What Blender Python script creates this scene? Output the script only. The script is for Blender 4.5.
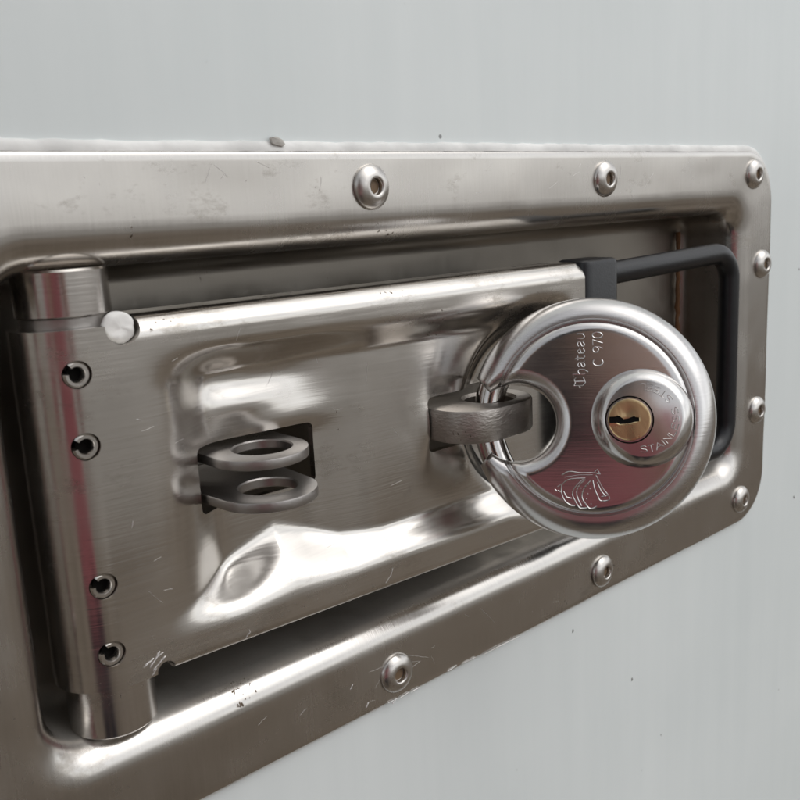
import bpy, bmesh, math, random
import numpy as np
from mathutils import Vector, Matrix, noise as mnoise
random.seed(7)
for o in list(bpy.data.objects): bpy.data.objects.remove(o)
scene = bpy.context.scene
COL = scene.collection
sin, cos, pi, R = math.sin, math.cos, math.pi, math.radians

# ------------------------------------------------------------------ camera
# Lengths below are millimetres: x along the wall to the right, y into the wall, z up.
# y = 0 is the painted wall face, the camera's height is z = 0 (CAM_H metres above ground).
CAM_H = 1.28
CAM = (0.0, -192.0, 0.0)
def vp_axes():
    f = 915.0
    X = np.array([1450-400, 152-400, f]); X /= np.linalg.norm(X)
    D = np.array([619-400, 4706-400, f]); D -= X*(D@X); D /= np.linalg.norm(D)
    return X, D, np.cross(X, D)
AX, AD, AN = vp_axes()
def to_world(i): return Vector((AX[i], AN[i], -AD[i]))
cd = bpy.data.cameras.new('camera'); cam = bpy.data.objects.new('camera', cd); COL.objects.link(cam)
m = Matrix((to_world(0), -to_world(1), -to_world(2))).transposed().to_4x4()
m.translation = Vector((0, CAM[1]/1000, CAM_H)); cam.matrix_world = m
cd.sensor_width = 36; cd.lens = 36*915/800; cd.clip_start = 0.005; cd.clip_end = 500
cd.dof.use_dof = True; cd.dof.focus_distance = 0.262; cd.dof.aperture_fstop = cd.lens/1.1
scene.camera = cam

# ------------------------------------------------------------------ sky, sun, exposure (overcast day)
SUN_EL, SUN_ROT = 56, 148
w = bpy.data.worlds.new('World'); scene.world = w; w.use_nodes = True
nt = w.node_tree; bg = nt.nodes['Background']
sky = nt.nodes.new('ShaderNodeTexSky'); sky.sky_type = 'NISHITA'; sky.sun_disc = False
sky.sun_elevation = R(SUN_EL); sky.sun_rotation = R(SUN_ROT)
sky.air_density = 1.0; sky.dust_density = 2.0; sky.ozone_density = 1.0
hs = nt.nodes.new('ShaderNodeHueSaturation'); hs.inputs['Saturation'].default_value = 0.12
nt.links.new(sky.outputs[0], hs.inputs['Color']); 
# broken cloud cover: soft brighter and darker banks all over the sky
stc = nt.nodes.new('ShaderNodeTexCoord'); sn = nt.nodes.new('ShaderNodeTexNoise'); sn.inputs['Scale'].default_value = 3.2; sn.inputs['Detail'].default_value = 5.0
nt.links.new(stc.outputs['Generated'], sn.inputs['Vector'])
smr = nt.nodes.new('ShaderNodeMapRange'); smr.inputs['From Min'].default_value = .35; smr.inputs['From Max'].default_value = .65; smr.inputs['To Min'].default_value = .72; smr.inputs['To Max'].default_value = 1.28
nt.links.new(sn.outputs[0], smr.inputs[0])
svm = nt.nodes.new('ShaderNodeVectorMath'); svm.operation = 'SCALE'; nt.links.new(hs.outputs[0], svm.inputs[0]); nt.links.new(smr.outputs[0], svm.inputs['Scale'])
nt.links.new(svm.outputs[0], bg.inputs[0])
bg.inputs[1].default_value = 0.13
sd = bpy.data.lights.new('sun', 'SUN'); sun = bpy.data.objects.new('sun', sd); COL.objects.link(sun)
sd.energy = 0.5; sd.angle = R(70); sd.color = (1, .97, .93)
sdir = Vector((sin(R(SUN_ROT))*cos(R(SUN_EL)), cos(R(SUN_ROT))*cos(R(SUN_EL)), sin(R(SUN_EL))))
sun.rotation_euler = sdir.to_track_quat('Z', 'Y').to_euler(); sun.location = (0, -3, 5)
scene.view_settings.view_transform = 'Standard'; scene.view_settings.look = 'None'
scene.view_settings.gamma = 1; scene.view_settings.exposure = 0.25
scene.render.engine = 'CYCLES'
scene.cycles.max_bounces = 10; scene.cycles.glossy_bounces = 8

# ------------------------------------------------------------------ materials
def mat(name):
    m = bpy.data.materials.new(name); m.use_nodes = True
    return m, m.node_tree, m.node_tree.nodes['Principled BSDF']
def N(t, typ, **kw):
    n = t.nodes.new(typ)
    for k, v in kw.items():
        if k in n.inputs: n.inputs[k].default_value = v
        else: setattr(n, k, v)
    return n
def ramp(t, src, stops):
    r = t.nodes.new('ShaderNodeValToRGB'); t.links.new(src, r.inputs[0])
    e = r.color_ramp.elements
    while len(e) < len(stops): e.new(0.5)
    for el, (p, c) in zip(e, stops):
        el.position = p; el.color = (c, c, c, 1) if isinstance(c, (int, float)) else (*c, 1)
    return r
def coords(t, scale):
    tc = t.nodes.new('ShaderNodeTexCoord'); mp = t.nodes.new('ShaderNodeMapping')
    mp.inputs['Scale'].default_value = scale; t.links.new(tc.outputs['Object'], mp.inputs[0])
    return mp.outputs[0]
def metal(name, col, rough, var=.06, grain=(60, 60, 900), bump=.04, specks=.0, grime=0.0, wob=0.0, dust_shade=None):
    """worn stainless: uneven gloss, fine rolling grain, pits and traces of dried dirt"""
    m, t, b = mat(name); L = t.links.new
    b.inputs['Metallic'].default_value = 1
    big = N(t, 'ShaderNodeTexNoise', Scale=1.0, Detail=4.0); L(coords(t, (45, 45, 45)), big.inputs['Vector'])
    gr = N(t, 'ShaderNodeTexNoise', Scale=1.0, Detail=2.0); L(coords(t, grain), gr.inputs['Vector'])
    r1 = N(t, 'ShaderNodeMapRange', **{'To Min': max(.02, rough-var), 'To Max': rough+var}); r1.inputs['From Min'].default_value = .3; r1.inputs['From Max'].default_value = .7
    L(big.outputs[0], r1.inputs[0])
    r2 = N(t, 'ShaderNodeMath', operation='MULTIPLY_ADD'); r2.inputs[1].default_value = var*1.2
    L(gr.outputs[0], r2.inputs[0]); L(r1.outputs[0], r2.inputs[2])
    rough_out = r2.outputs[0]
    c = N(t, 'ShaderNodeMix', data_type='RGBA'); c.inputs[6].default_value = (*[x*.9 for x in col], 1); c.inputs[7].default_value = (*col, 1)
    L(gr.outputs[0], c.inputs[0]); col_out = c.outputs[2]
    met_out = None
    if specks > 0:
        v = N(t, 'ShaderNodeTexNoise', Scale=1.0, Detail=2.0); L(coords(t, (950, 950, 650)), v.inputs['Vector'])
        v2 = N(t, 'ShaderNodeTexNoise', Scale=1.0, Detail=2.0); L(coords(t, (55, 55, 70)), v2.inputs['Vector'])
        a = N(t, 'ShaderNodeMath', operation='MULTIPLY'); L(v.outputs[0], a.inputs[0]); L(v2.outputs[0], a.inputs[1])
        rr = ramp(t, a.outputs[0], [(.50-specks*.12, 0), (.56-specks*.12, 1)])
        mx = N(t, 'ShaderNodeMix', data_type='RGBA'); L(rr.outputs[0], mx.inputs[0]); L(col_out, mx.inputs[6]); mx.inputs[7].default_value = (.13, .10, .075, 1)
        col_out = mx.outputs[2]
        ra = N(t, 'ShaderNodeMath', operation='MULTIPLY_ADD'); ra.inputs[1].default_value = .35; L(rr.outputs[0], ra.inputs[0]); L(rough_out, ra.inputs[2]); rough_out = ra.outputs[0]
    if grime > 0:
        g = N(t, 'ShaderNodeTexNoise', Scale=1.0, Detail=9.0, Roughness=.75); L(coords(t, (38, 38, 70)), g.inputs['Vector'])
        gg = ramp(t, g.outputs[0], [(.60-grime*.1, 0), (.78-grime*.1, 1)])
        gm = N(t, 'ShaderNodeMath', operation='MULTIPLY'); gm.inputs[1].default_value = .75; L(gg.outputs[0], gm.inputs[0])
        mx = N(t, 'ShaderNodeMix', data_type='RGBA'); L(gm.outputs[0], mx.inputs[0]); L(col_out, mx.inputs[6]); mx.inputs[7].default_value = (.27, .235, .19, 1)
        col_out = mx.outputs[2]
        ra = N(t, 'ShaderNodeMath', operation='MULTIPLY_ADD'); ra.inputs[1].default_value = .25; L(gm.outputs[0], ra.inputs[0]); L(rough_out, ra.inputs[2]); rough_out = ra.outputs[0]
    if dust_shade:                       # dusty film, plus shade painted into the colour deep inside the pan (object y in metres)
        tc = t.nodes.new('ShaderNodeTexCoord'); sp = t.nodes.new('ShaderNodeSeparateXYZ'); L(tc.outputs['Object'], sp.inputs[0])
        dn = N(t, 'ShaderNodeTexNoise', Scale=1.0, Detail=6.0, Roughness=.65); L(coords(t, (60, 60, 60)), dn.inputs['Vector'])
        mr = N(t, 'ShaderNodeMapRange'); mr.inputs['From Min'].default_value = dust_shade[0]; mr.inputs['From Max'].default_value = dust_shade[1]; L(sp.outputs['Y'], mr.inputs[0])
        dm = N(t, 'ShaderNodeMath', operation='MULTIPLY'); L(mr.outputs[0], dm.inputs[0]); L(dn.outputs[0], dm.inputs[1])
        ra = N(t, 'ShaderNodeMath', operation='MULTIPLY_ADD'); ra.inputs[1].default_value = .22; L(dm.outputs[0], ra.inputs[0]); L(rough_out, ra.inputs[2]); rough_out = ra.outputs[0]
        mg = N(t, 'ShaderNodeMix', data_type='RGBA'); L(mr.outputs[0], mg.inputs[0]); L(col_out, mg.inputs[6]); mg.inputs[7].default_value = (.36, .335, .30, 1); col_out = mg.outputs[2]  # base colour darkens with depth: the recess's shade painted in
        fl = N(t, 'ShaderNodeMapRange'); fl.inputs['From Min'].default_value = dust_shade[2]+.006; fl.inputs['From Max'].default_value = dust_shade[2]-.0005; L(sp.outputs['Z'], fl.inputs[0])
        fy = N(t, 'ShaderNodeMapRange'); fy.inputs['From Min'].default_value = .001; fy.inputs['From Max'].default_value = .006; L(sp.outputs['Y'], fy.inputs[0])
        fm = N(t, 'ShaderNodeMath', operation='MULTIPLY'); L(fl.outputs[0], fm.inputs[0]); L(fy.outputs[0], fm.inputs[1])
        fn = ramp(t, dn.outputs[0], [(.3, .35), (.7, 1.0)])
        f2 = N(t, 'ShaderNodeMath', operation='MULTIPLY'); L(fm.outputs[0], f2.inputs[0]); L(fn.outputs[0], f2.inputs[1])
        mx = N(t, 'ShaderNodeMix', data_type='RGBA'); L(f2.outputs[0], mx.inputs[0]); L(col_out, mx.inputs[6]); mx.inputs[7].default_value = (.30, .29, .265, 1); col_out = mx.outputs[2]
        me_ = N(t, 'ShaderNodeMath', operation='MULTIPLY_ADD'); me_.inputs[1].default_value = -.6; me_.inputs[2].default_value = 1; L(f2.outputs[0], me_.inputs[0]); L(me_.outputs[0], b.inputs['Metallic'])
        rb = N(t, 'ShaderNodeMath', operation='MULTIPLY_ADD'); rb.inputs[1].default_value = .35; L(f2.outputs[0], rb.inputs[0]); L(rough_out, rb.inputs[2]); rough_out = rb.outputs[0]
    L(col_out, b.inputs['Base Color']); L(rough_out, b.inputs['Roughness'])
    bp = N(t, 'ShaderNodeBump', Strength=bump, Distance=.0004); L(gr.outputs[0], bp.inputs['Height'])
    last = bp
    if wob > 0:
        wn = N(t, 'ShaderNodeTexNoise', Scale=1.0, Detail=2.0); L(coords(t, (32, 32, 26)), wn.inputs['Vector'])
        b2 = N(t, 'ShaderNodeBump', Strength=wob, Distance=.001); L(wn.outputs[0], b2.inputs['Height']); L(bp.outputs[0], b2.inputs['Normal']); last = b2
    L(last.outputs[0], b.inputs['Normal'])
    return m
M = {}
M['flange'] = metal('stainless_frame', (.635, .612, .582), .21, .06, (1500, 60, 70), .05, specks=.42, grime=.28, wob=.12, dust_shade=(.004, .014, .0260))
M['hasp'] = metal('stainless_hasp', (.695, .667, .63), .17, .07, (70, 60, 1500), .05, specks=.25, grime=.42, wob=.14)
M['tube'] = metal('stainless_tube', (.67, .64, .61), .17, .05, (60, 60, 1500), .05, specks=.3, grime=.35)
M['lug'] = metal('zinc_plated_lug', (.43, .41, .395), .32, .08, (900, 900, 900), .10, specks=.2, grime=.3)
M['staple'] = metal('cast_staple', (.45, .42, .39), .33, .1, (700, 700, 1500), .38, specks=.25, grime=.25)
M['lock'] = metal('satin_padlock', (.69, .675, .665), .23, .04, (70, 70, 2200), .05, specks=.06)
M['lockface'] = metal('padlock_face', (.70, .685, .675), .16, .03, (70, 70, 2200), .04, specks=.06)
M['lockpol'] = metal('polished_padlock', (.72, .705, .69), .19, .04, (400, 400, 400), .02)
M['shackle'] = metal('chrome_shackle', (.66, .64, .62), .08, .04, (300, 300, 300), .03)
M['brass'] = metal('brass', (.80, .63, .36), .26, .06, (900, 200, 200), .10)
M['rivet'] = metal('rivet_steel', (.64, .615, .585), .24, .06, (500, 500, 500), .08, grime=.2)
M['scratch'] = metal('bare_scratch', (.86, .85, .84), .55, .05, (900, 900, 900), .3)

def simple(name, col, rough, spec=.5, bump=0, bscale=900):
    m, t, b = mat(name)
    b.inputs['Roughness'].default_value = rough; b.inputs['Specular IOR Level'].default_value = spec
    n = N(t, 'ShaderNodeTexNoise', Scale=1.0, Detail=5.0); t.links.new(coords(t, (bscale*.15,)*3), n.inputs['Vector'])
    c = ramp(t, n.outputs[0], [(.35, [x*.85 for x in col]), (.65, [min(1, x*1.1) for x in col])])
    t.links.new(c.outputs[0], b.inputs['Base Color'])
    if bump:
        n2 = N(t, 'ShaderNodeTexNoise', Scale=1.0, Detail=3.0); t.links.new(coords(t, (bscale,)*3), n2.inputs['Vector'])
        bp = N(t, 'ShaderNodeBump', Strength=bump, Distance=.0005); t.links.new(n2.outputs[0], bp.inputs['Height']); t.links.new(bp.outputs[0], b.inputs['Normal'])
    return m
M['black'] = simple('black_rubber', (.011, .012, .0145), .34, .5, .12, 1800)
M['dark'] = simple('dark_hole', (.008, .0075, .007), .9, .08)  # near-black; also paints the shade in pin holes and key slot
M['mandrel'] = simple('rusty_mandrel', (.16, .105, .06), .6)
M['rust'] = simple('rust', (.17, .085, .04), .85, .3, .5, 900)
M['seal'] = simple('sealant', (.80, .80, .78), .5, .35, .25, 520)
M['pale_fill'] = simple('pale_plug_fill', (.84, .835, .81), .9, .1, .4, 300)
M['fleck'] = simple('grey_dirt', (.20, .20, .19), .9, .1)
M['flake'] = simple('torn_sealant', (.55, .53, .49), .7, .3, .6, 900)
M['shirt'] = simple('red_cotton', (.48, .17, .19), .9, .2, .3, 300)
M['added_cloth'] = simple('added_dark_cloth', (.035, .036, .042), .85, .2, .3, 300)
M['trousers'] = simple('dark_trousers', (.03, .033, .045), .9, .2, .3, 300)
M['skin'] = simple('skin', (.50, .31, .23), .5, .4, .05, 300)
M['hair'] = simple('hair', (.05, .035, .025), .6, .4, .4, 300)
M['phone'] = simple('phone_glass', (.015, .015, .017), .12)

def paint_mat():
    m, t, b = mat('off_white_paint'); L = t.links.new
    st = N(t, 'ShaderNodeTexNoise', Scale=1.0, Detail=5.0, Roughness=.6); L(coords(t, (75, 1, 5)), st.inputs['Vector'])
    bl = N(t, 'ShaderNodeTexNoise', Scale=1.0, Detail=3.0); L(coords(t, (9, 1, 9)), bl.inputs['Vector'])
    ad = N(t, 'ShaderNodeMath', operation='MULTIPLY_ADD'); ad.inputs[1].default_value = .55; L(st.outputs[0], ad.inputs[0]); L(bl.outputs[0], ad.inputs[2])
    c = ramp(t, ad.outputs[0], [(.45, (.745, .80, .80)), (.95, (.82, .87, .868))])
    sp = N(t, 'ShaderNodeTexVoronoi', Scale=1.0); L(coords(t, (62, 62, 62)), sp.inputs['Vector'])
    spr = ramp(t, sp.outputs['Distance'], [(.028, 1), (.05, 0)])
    sel = N(t, 'ShaderNodeTexNoise', Scale=1.0); L(coords(t, (23, 23, 23)), sel.inputs['Vector'])
    selr = ramp(t, sel.outputs[0], [(.55, 0), (.6, 1)])
    mu = N(t, 'ShaderNodeMath', operation='MULTIPLY'); L(spr.outputs[0], mu.inputs[0]); L(selr.outputs[0], mu.inputs[1])
    mx = N(t, 'ShaderNodeMix', data_type='RGBA'); L(mu.outputs[0], mx.inputs[0]); L(c.outputs[0], mx.inputs[6]); mx.inputs[7].default_value = (.30, .31, .31, 1)
    L(mx.outputs[2], b.inputs['Base Color'])
    b.inputs['Roughness'].default_value = .34; b.inputs['Specular IOR Level'].default_value = .35
    bp = N(t, 'ShaderNodeBump', Strength=.06, Distance=.001); wv = N(t, 'ShaderNodeTexNoise', Scale=1.0, Detail=3.0); L(coords(t, (160, 160, 110)), wv.inputs['Vector'])
    L(wv.outputs[0], bp.inputs['Height']); L(bp.outputs[0], b.inputs['Normal'])
    return m
M['paint'] = paint_mat()
def ground_mat():
    m, t, b = mat('gravel_ground'); L = t.links.new
    n = N(t, 'ShaderNodeTexVoronoi', Scale=28.0); tc = t.nodes.new('ShaderNodeTexCoord'); L(tc.outputs['Object'], n.inputs['Vector'])
    n2 = N(t, 'ShaderNodeTexNoise', Scale=1.1, Detail=7.0, Roughness=.62); L(tc.outputs['Object'], n2.inputs['Vector'])
    a = N(t, 'ShaderNodeMath', operation='MULTIPLY_ADD'); a.inputs[1].default_value = .25; L(n.outputs['Distance'], a.inputs[0]); L(n2.outputs[0], a.inputs[2])
    c = ramp(t, a.outputs[0], [(.40, (.038, .029, .020)), (.56, (.11, .085, .061)), (.66, (.17, .136, .102)), (.8, (.24, .20, .16))])
    L(c.outputs[0], b.inputs['Base Color']); b.inputs['Roughness'].default_value = .95
    bp = N(t, 'ShaderNodeBump', Strength=.7, Distance=.02); L(n.outputs['Distance'], bp.inputs['Height']); L(bp.outputs[0], b.inputs['Normal'])
    return m
M['ground'] = ground_mat()

# ------------------------------------------------------------------ mesh helpers (input millimetres)
def W(p): return Vector((p[0]/1000, p[1]/1000, p[2]/1000 + CAM_H))
def empty(name, loc_mm, label, cat, group=None):
    o = bpy.data.objects.new(name, None); o.empty_display_size = .02; COL.objects.link(o)
    o.location = W(loc_mm); o['label'] = label; o['category'] = cat
    if group: o['group'] = group
    return o
def root_loc(o):
    v = Vector()
    while o is not None: v += o.location; o = o.parent
    return v
def finish(me, angle=30):
    me.validate(); me.update()
    me.shade_smooth()
    me.set_sharp_from_angle(angle=R(angle))
def obj(name, verts, faces, material, parent=None, angle=30, label=None, recalc=True):
    base = root_loc(parent) if parent else Vector((0, 0, 0))
    me = bpy.data.meshes.new(name)
    me.from_pydata([tuple(W(v)-base) for v in verts], [], faces)
    if recalc:
        bm = bmesh.new(); bm.from_mesh(me); bmesh.ops.recalc_face_normals(bm, faces=bm.faces); bm.to_mesh(me); bm.free()
    finish(me, angle)
    me.materials.append(M[material])
    o = bpy.data.objects.new(name, me); COL.objects.link(o); o.parent = parent
    if label: o['label'] = label
    return o
class MB:
    def __init__(s): s.v = []; s.f = []
    def add(s, v, f):
        k = len(s.v); s.v += [tuple(p) for p in v]; s.f += [tuple(i+k for i in q) for q in f]
def grid_faces(nr, nc, closed=False, off=0):
    f = []
    for i in range(nr-1):
        for j in range(nc if closed else nc-1):
            k = (j+1) % nc
            f.append((off+i*nc+j, off+i*nc+k, off+(i+1)*nc+k, off+(i+1)*nc+j))
    return f
def tube(path, r, n=10, caps=True, closed=False):
    """round bar through a list of points; r number or list"""
    P = [Vector(p) for p in path]; v = []; L = len(P)
    rs = r if isinstance(r, (list, tuple)) else [r]*L
    up = None
    for i, p in enumerate(P):
        t = ((P[(i+1) % L]-P[i-1]) if closed else (P[min(i+1, L-1)]-P[max(i-1, 0)])).normalized()
        if up is None:
            up = Vector((0, 0, 1)) if abs(t.z) < .9 else Vector((0, 1, 0))
        a = (up - t*up.dot(t)).normalized(); b = t.cross(a); up = a
        for k in range(n):
            q = 2*pi*k/n; v.append(p + a*(rs[i]*cos(q)) + b*(rs[i]*sin(q)))
    f = grid_faces(L, n, True)
    if closed:
        for k in range(n): f.append(((L-1)*n+k, (L-1)*n+(k+1) % n, (k+1) % n, k))
    elif caps:
        f.append(tuple(range(n))); f.append(tuple(range((L-1)*n, L*n)))
    return v, f
def lathe(prof, origin, axis, n=40, cap=True):
    """prof = list of (radius, height); revolve about axis from origin"""
    ax = Vector(axis).normalized(); a = ax.orthogonal().normalized(); b = ax.cross(a); o = Vector(origin); v = []
    for r, h in prof:
        r = max(r, 1e-4)
        for k in range(n):
            q = 2*pi*k/n; v.append(o + ax*h + a*(r*cos(q)) + b*(r*sin(q)))
    f = grid_faces(len(prof), n, True)
    if cap:
        f.append(tuple(range(n))); f.append(tuple(range((len(prof)-1)*n, len(prof)*n)))
    return v, f
def prism(outline, to3d, h0, h1, bev=0):
    """outline list of 2d points, to3d(p2, h) -> mm; optional small edge rounding by inset"""
    n = len(outline); c = np.mean(np.array(outline), axis=0)
    def inset(d):
        o = np.array(outline); e = np.roll(o, -1, 0)-o; e /= np.linalg.norm(e, axis=1)[:, None]+1e-9
        area = np.sum(o[:, 0]*np.roll(o[:, 1], -1)-np.roll(o[:, 0], -1)*o[:, 1])
        nn = np.stack([-e[:, 1], e[:, 0]], 1)*(1 if area > 0 else -1)
        vn = nn+np.roll(nn, 1, 0); vn /= np.linalg.norm(vn, axis=1)[:, None]+1e-9
        return o+vn*d
    rings = [(0, h0), (0, h1)] if not bev else [(bev, h0), (bev*.3, h0+bev*.3), (0, h0+bev), (0, h1-bev), (bev*.3, h1-bev*.3), (bev, h1)]
    v = []
    for d, h in rings:
        for p in inset(d): v.append(to3d(p, h))
    f = grid_faces(len(rings), n, True)
    f.append(tuple(range(n))); f.append(tuple(range((len(rings)-1)*n, len(rings)*n)))
    return v, f
def rrect(x0, x1, z0, z1, r, nc=12, ns=1):
    pts = []
    for cx, cz, a0 in ((x1-r, z1-r, 0), (x0+r, z1-r, 90), (x0+r, z0+r, 180), (x1-r, z0+r, 270)):
        for k in range(nc+1):
            a = R(a0+90*k/nc); pts.append((cx+r*cos(a), cz+r*sin(a)))
    if ns > 1:
        out = []
        for i, p in enumerate(pts):
            out.append(p); q = pts[(i+1) % len(pts)]
            if (i+1) % (nc+1) == 0:
                for k in range(1, ns): out.append((p[0]+(q[0]-p[0])*k/ns, p[1]+(q[1]-p[1])*k/ns))
        pts = out
    return pts

# ------------------------------------------------------------------ setting: ground and painted wall
g = bpy.data.meshes.new('ground'); S = 200
g.from_pydata([(-S, -S, 0), (S, -S, 0), (S, S, 0), (-S, S, 0)], [], [(0, 1, 2, 3)]); g.materials.append(M['ground'])
go = bpy.data.objects.new('ground', g); COL.objects.link(go); go['kind'] = 'structure'

# paler paving that starts a few metres out from the wall
def paving_mat():
    m, t, b = mat('pale_paving'); L = t.links.new; tc = t.nodes.new('ShaderNodeTexCoord')
    n2 = N(t, 'ShaderNodeTexNoise', Scale=.5, Detail=8.0, Roughness=.6); L(tc.outputs['Object'], n2.inputs['Vector'])
    c = ramp(t, n2.outputs[0], [(.35, (.15, .138, .12)), (.5, (.235, .218, .195)), (.66, (.34, .325, .30))])
    L(c.outputs[0], b.inputs['Base Color']); b.inputs['Roughness'].default_value = .9
    return m
M['paving'] = paving_mat()
pv = bpy.data.meshes.new('paving'); pe = [(-60+3*k, -3.5+.35*mnoise.noise(Vector((k*.7, 0, 0)))) for k in range(41)]
pv.from_pydata([(x, y, .004) for x, y in pe]+[(x, -70, .004) for x, y in pe], [], [(k, k+1, 42+k, 41+k) for k in range(40)]); pv.materials.append(M['paving'])
pvo = bpy.data.objects.new('paving', pv); COL.objects.link(pvo); pvo['kind'] = 'structure'

FX0, FX1, FZ0, FZ1, FR = 37.0, 384.0, -144.0, 14.5, 21.0       # outer outline of the frame
# the wall sheet, cut out behind the frame
hole = rrect(FX0+8, FX1-8, FZ0+8, FZ1-8, 14, 6)
mb = MB(); big = []
cxm, czm = (FX0+FX1)/2, (FZ0+FZ1)/2
for (x, z) in hole:
    dx, dz = x-cxm, z-czm
    s = min((1900 if dx > 0 else 1900)/max(abs(dx), 1e-6), (1000 if dz > 0 else 700)/max(abs(dz), 1e-6))
    big.append((cxm+dx*s, czm+dz*s))
n = len(hole)
mb.add([(x, 0, z) for x, z in hole]+[(x, 0, z) for x, z in big]+[(x, 25, z) for x, z in hole]+[(x, 25, z) for x, z in big],
       [(i, (i+1) % n, n+(i+1) % n, n+i) for i in range(n)]+[(2*n+i, 2*n+(i+1) % n, 3*n+(i+1) % n, 3*n+i) for i in range(n)]
       + [(i, (i+1) % n, 2*n+(i+1) % n, 2*n+i) for i in range(n)]+[(n+i, n+(i+1) % n, 3*n+(i+1) % n, 3*n+i) for i in range(n)])
wall = obj('wall_panel', mb.v, mb.f, 'paint', None)
wall['kind'] = 'structure'

# ------------------------------------------------------------------ recessed frame
YF = -2.0                       # frame face
recess = empty('recessed_frame', (cxm, 0, FZ0), 'stainless steel recessed frame riveted to the off-white wall', 'lock frame')
RX0, RX1, RZ0, RZ1, RR, ROLL = 53.0, 366.5, -126.5, -1.5, 15.0, 8.5
BACK = 26.0
rings = []
def ring(x0, x1, z0, z1, r, y): rings.append([(px, y, pz) for px, pz in rrect(x0, x1, z0, z1, r, 14, 24)])
def inset_ring(d, y, wob=0): ring(FX0+d, FX1-d, FZ0+d, FZ1-d, FR-d, y)
inset_ring(0, -.05); inset_ring(0, YF+.75); inset_ring(.25, YF+.25); inset_ring(.8, YF)
NFL = 10
for k in range(1, NFL+1):                       # face of the flange, blending to the roll's outline
    s = k/NFL; lerp = lambda a, b: a+(b-a)*s
    ring(lerp(FX0+.8, RX0), lerp(FX1-.8, RX1), lerp(FZ0+.8, RZ0), lerp(FZ1-.8, RZ1), lerp(FR-.8, RR), YF)
for k in range(1, 13):                          # rolled lip
    a = pi/2*k/12; d = ROLL*sin(a); y = YF+ROLL*(1-cos(a))
    ring(RX0+d, RX1-d, RZ0+d, RZ1-d, RR-d*.62, y)
d = ROLL+.6; ring(RX0+d, RX1-d, RZ0+d, RZ1-d, 9.5, BACK-5)
for k in range(1, 7):
    a = pi/2*k/6; dd = d+5*(1-cos(a)); y = BACK-5+5*sin(a)
    ring(RX0+dd, RX1-dd, RZ0+dd, RZ1-dd, 9.5-4*(1-cos(a)), y)
nr = len(rings[0]); V = [p for r_ in rings for p in r_]
# hand-beaten unevenness of the flange and back
def uneven(p, amp):
    q = mnoise.noise(Vector((p[0]*.03, p[2]*.045, 1.7)))+.5*mnoise.noise(Vector((p[0]*.09, p[2]*.09, 4.1)))
    return (p[0], p[1]+amp*q, p[2])
V = [p if i < nr*2 else uneven(p, .22) for i, p in enumerate(V)]
F = grid_faces(len(rings), nr, True); F.append(tuple(range((len(rings)-1)*nr, len(rings)*nr)))
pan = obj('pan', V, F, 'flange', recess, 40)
# sealant bead round the outline, thick along the top
mb = MB(); out = rrect(FX0, FX1, FZ0, FZ1, FR, 14, 150); n = len(out)
rowsb = []
for i, (x, z) in enumerate(out):
    a = np.array(out[i-1]); b = np.array(out[(i+1) % n]); tn = (b-a)/np.linalg.norm(b-a); nx, nz = tn[1], -tn[0]
    jit = mnoise.noise(Vector((x*.16, z*.16, 0)))+.6*mnoise.noise(Vector((x*.55, z*.55, 3)))
    wd = (.9+1.5*max(0, nz)**2)*(1+.14*jit); hh = 1.35+.22*jit
    row = []
    for k in range(8):
        s = k/7; row.append((x+nx*(wd*s-.05), -hh*math.sqrt(max(0, 1-s**1.9))+.02, z+nz*(wd*s-.05)))
    rowsb.append(row)
mb.v = [p for r_ in rowsb for p in r_]; mb.f = [(i*8+k, i*8+k+1, ((i+1) % n)*8+k+1, ((i+1) % n)*8+k) for i in range(n) for k in range(7)]
obj('sealant_bead', mb.v, mb.f, 'seal', recess, 60)
# rivets
RIV = [(161, 5.2), (264.7, 5.3), (367.3, 5.3), (376.3, -32), (375.4, -95.6), (363.6, -133.7), (262.2, -135.2), (160.4, -135.2), (58, 5.2), (57, -135.2), (45, -97), (45, -32)]
prof = [(6.0, -.1), (6.0, .45), (5.75, .95), (5.1, 1.6), (4.2, 2.15), (3.3, 2.5), (2.6, 2.58), (2.25, 2.45), (2.1, 2.1), (2.05, .9), (.01, .8)]
v0, f0 = lathe(prof, (0, 0, 0), (0, -1, 0), 40); v1, f1 = lathe([(1.9, .82), (1.75, 1.15), (.8, 1.3), (.01, 1.32)], (0, 0, 0), (0, -1, 0), 20)
r0 = None
for i, (x, z) in enumerate(RIV):
    if r0 is None:
        r0 = obj('rivet', [(p[0]+x, p[1]+YF, p[2]+z) for p in v0], f0, 'rivet', recess, 50)
        # re-centre the mesh on the rivet so copies can be moved
        off = W((x, YF, z))-recess.location
        r0.data.transform(Matrix.Translation(-off)); r0.location = off
        m0 = obj('mandrel', [(p[0]+x, p[1]+YF, p[2]+z) for p in v1], f1, 'mandrel', r0, 50)
        rr_, mm_ = r0, m0
    else:
        rr_ = r0.copy(); COL.objects.link(rr_); rr_.parent = recess; rr_.location = W((x, YF, z))-recess.location
        mm_ = m0.copy(); COL.objects.link(mm_); mm_.parent = rr_
    rr_.rotation_euler = (R(random.uniform(-2.5, 2.5)), R(random.uniform(0, 360)), R(random.uniform(-2.5, 2.5)))
# rusty weld seam in the far corner of the pan
sx = RX1-ROLL-.6-4.2
mb = MB(); P = []
for k in range(40):
    z = -17-96*k/39; P.append((sx+.5*mnoise.noise(Vector((0, 0, z*.4))), BACK-2.2+.4*mnoise.noise(Vector((5, 0, z*.4))), z))
mb.add(*tube(P, [1.0+.4*mnoise.noise(Vector((9, 0, z*.5))) for z in range(40)], 8))
obj('weld_seam', mb.v, mb.f, 'rust', recess)

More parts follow.
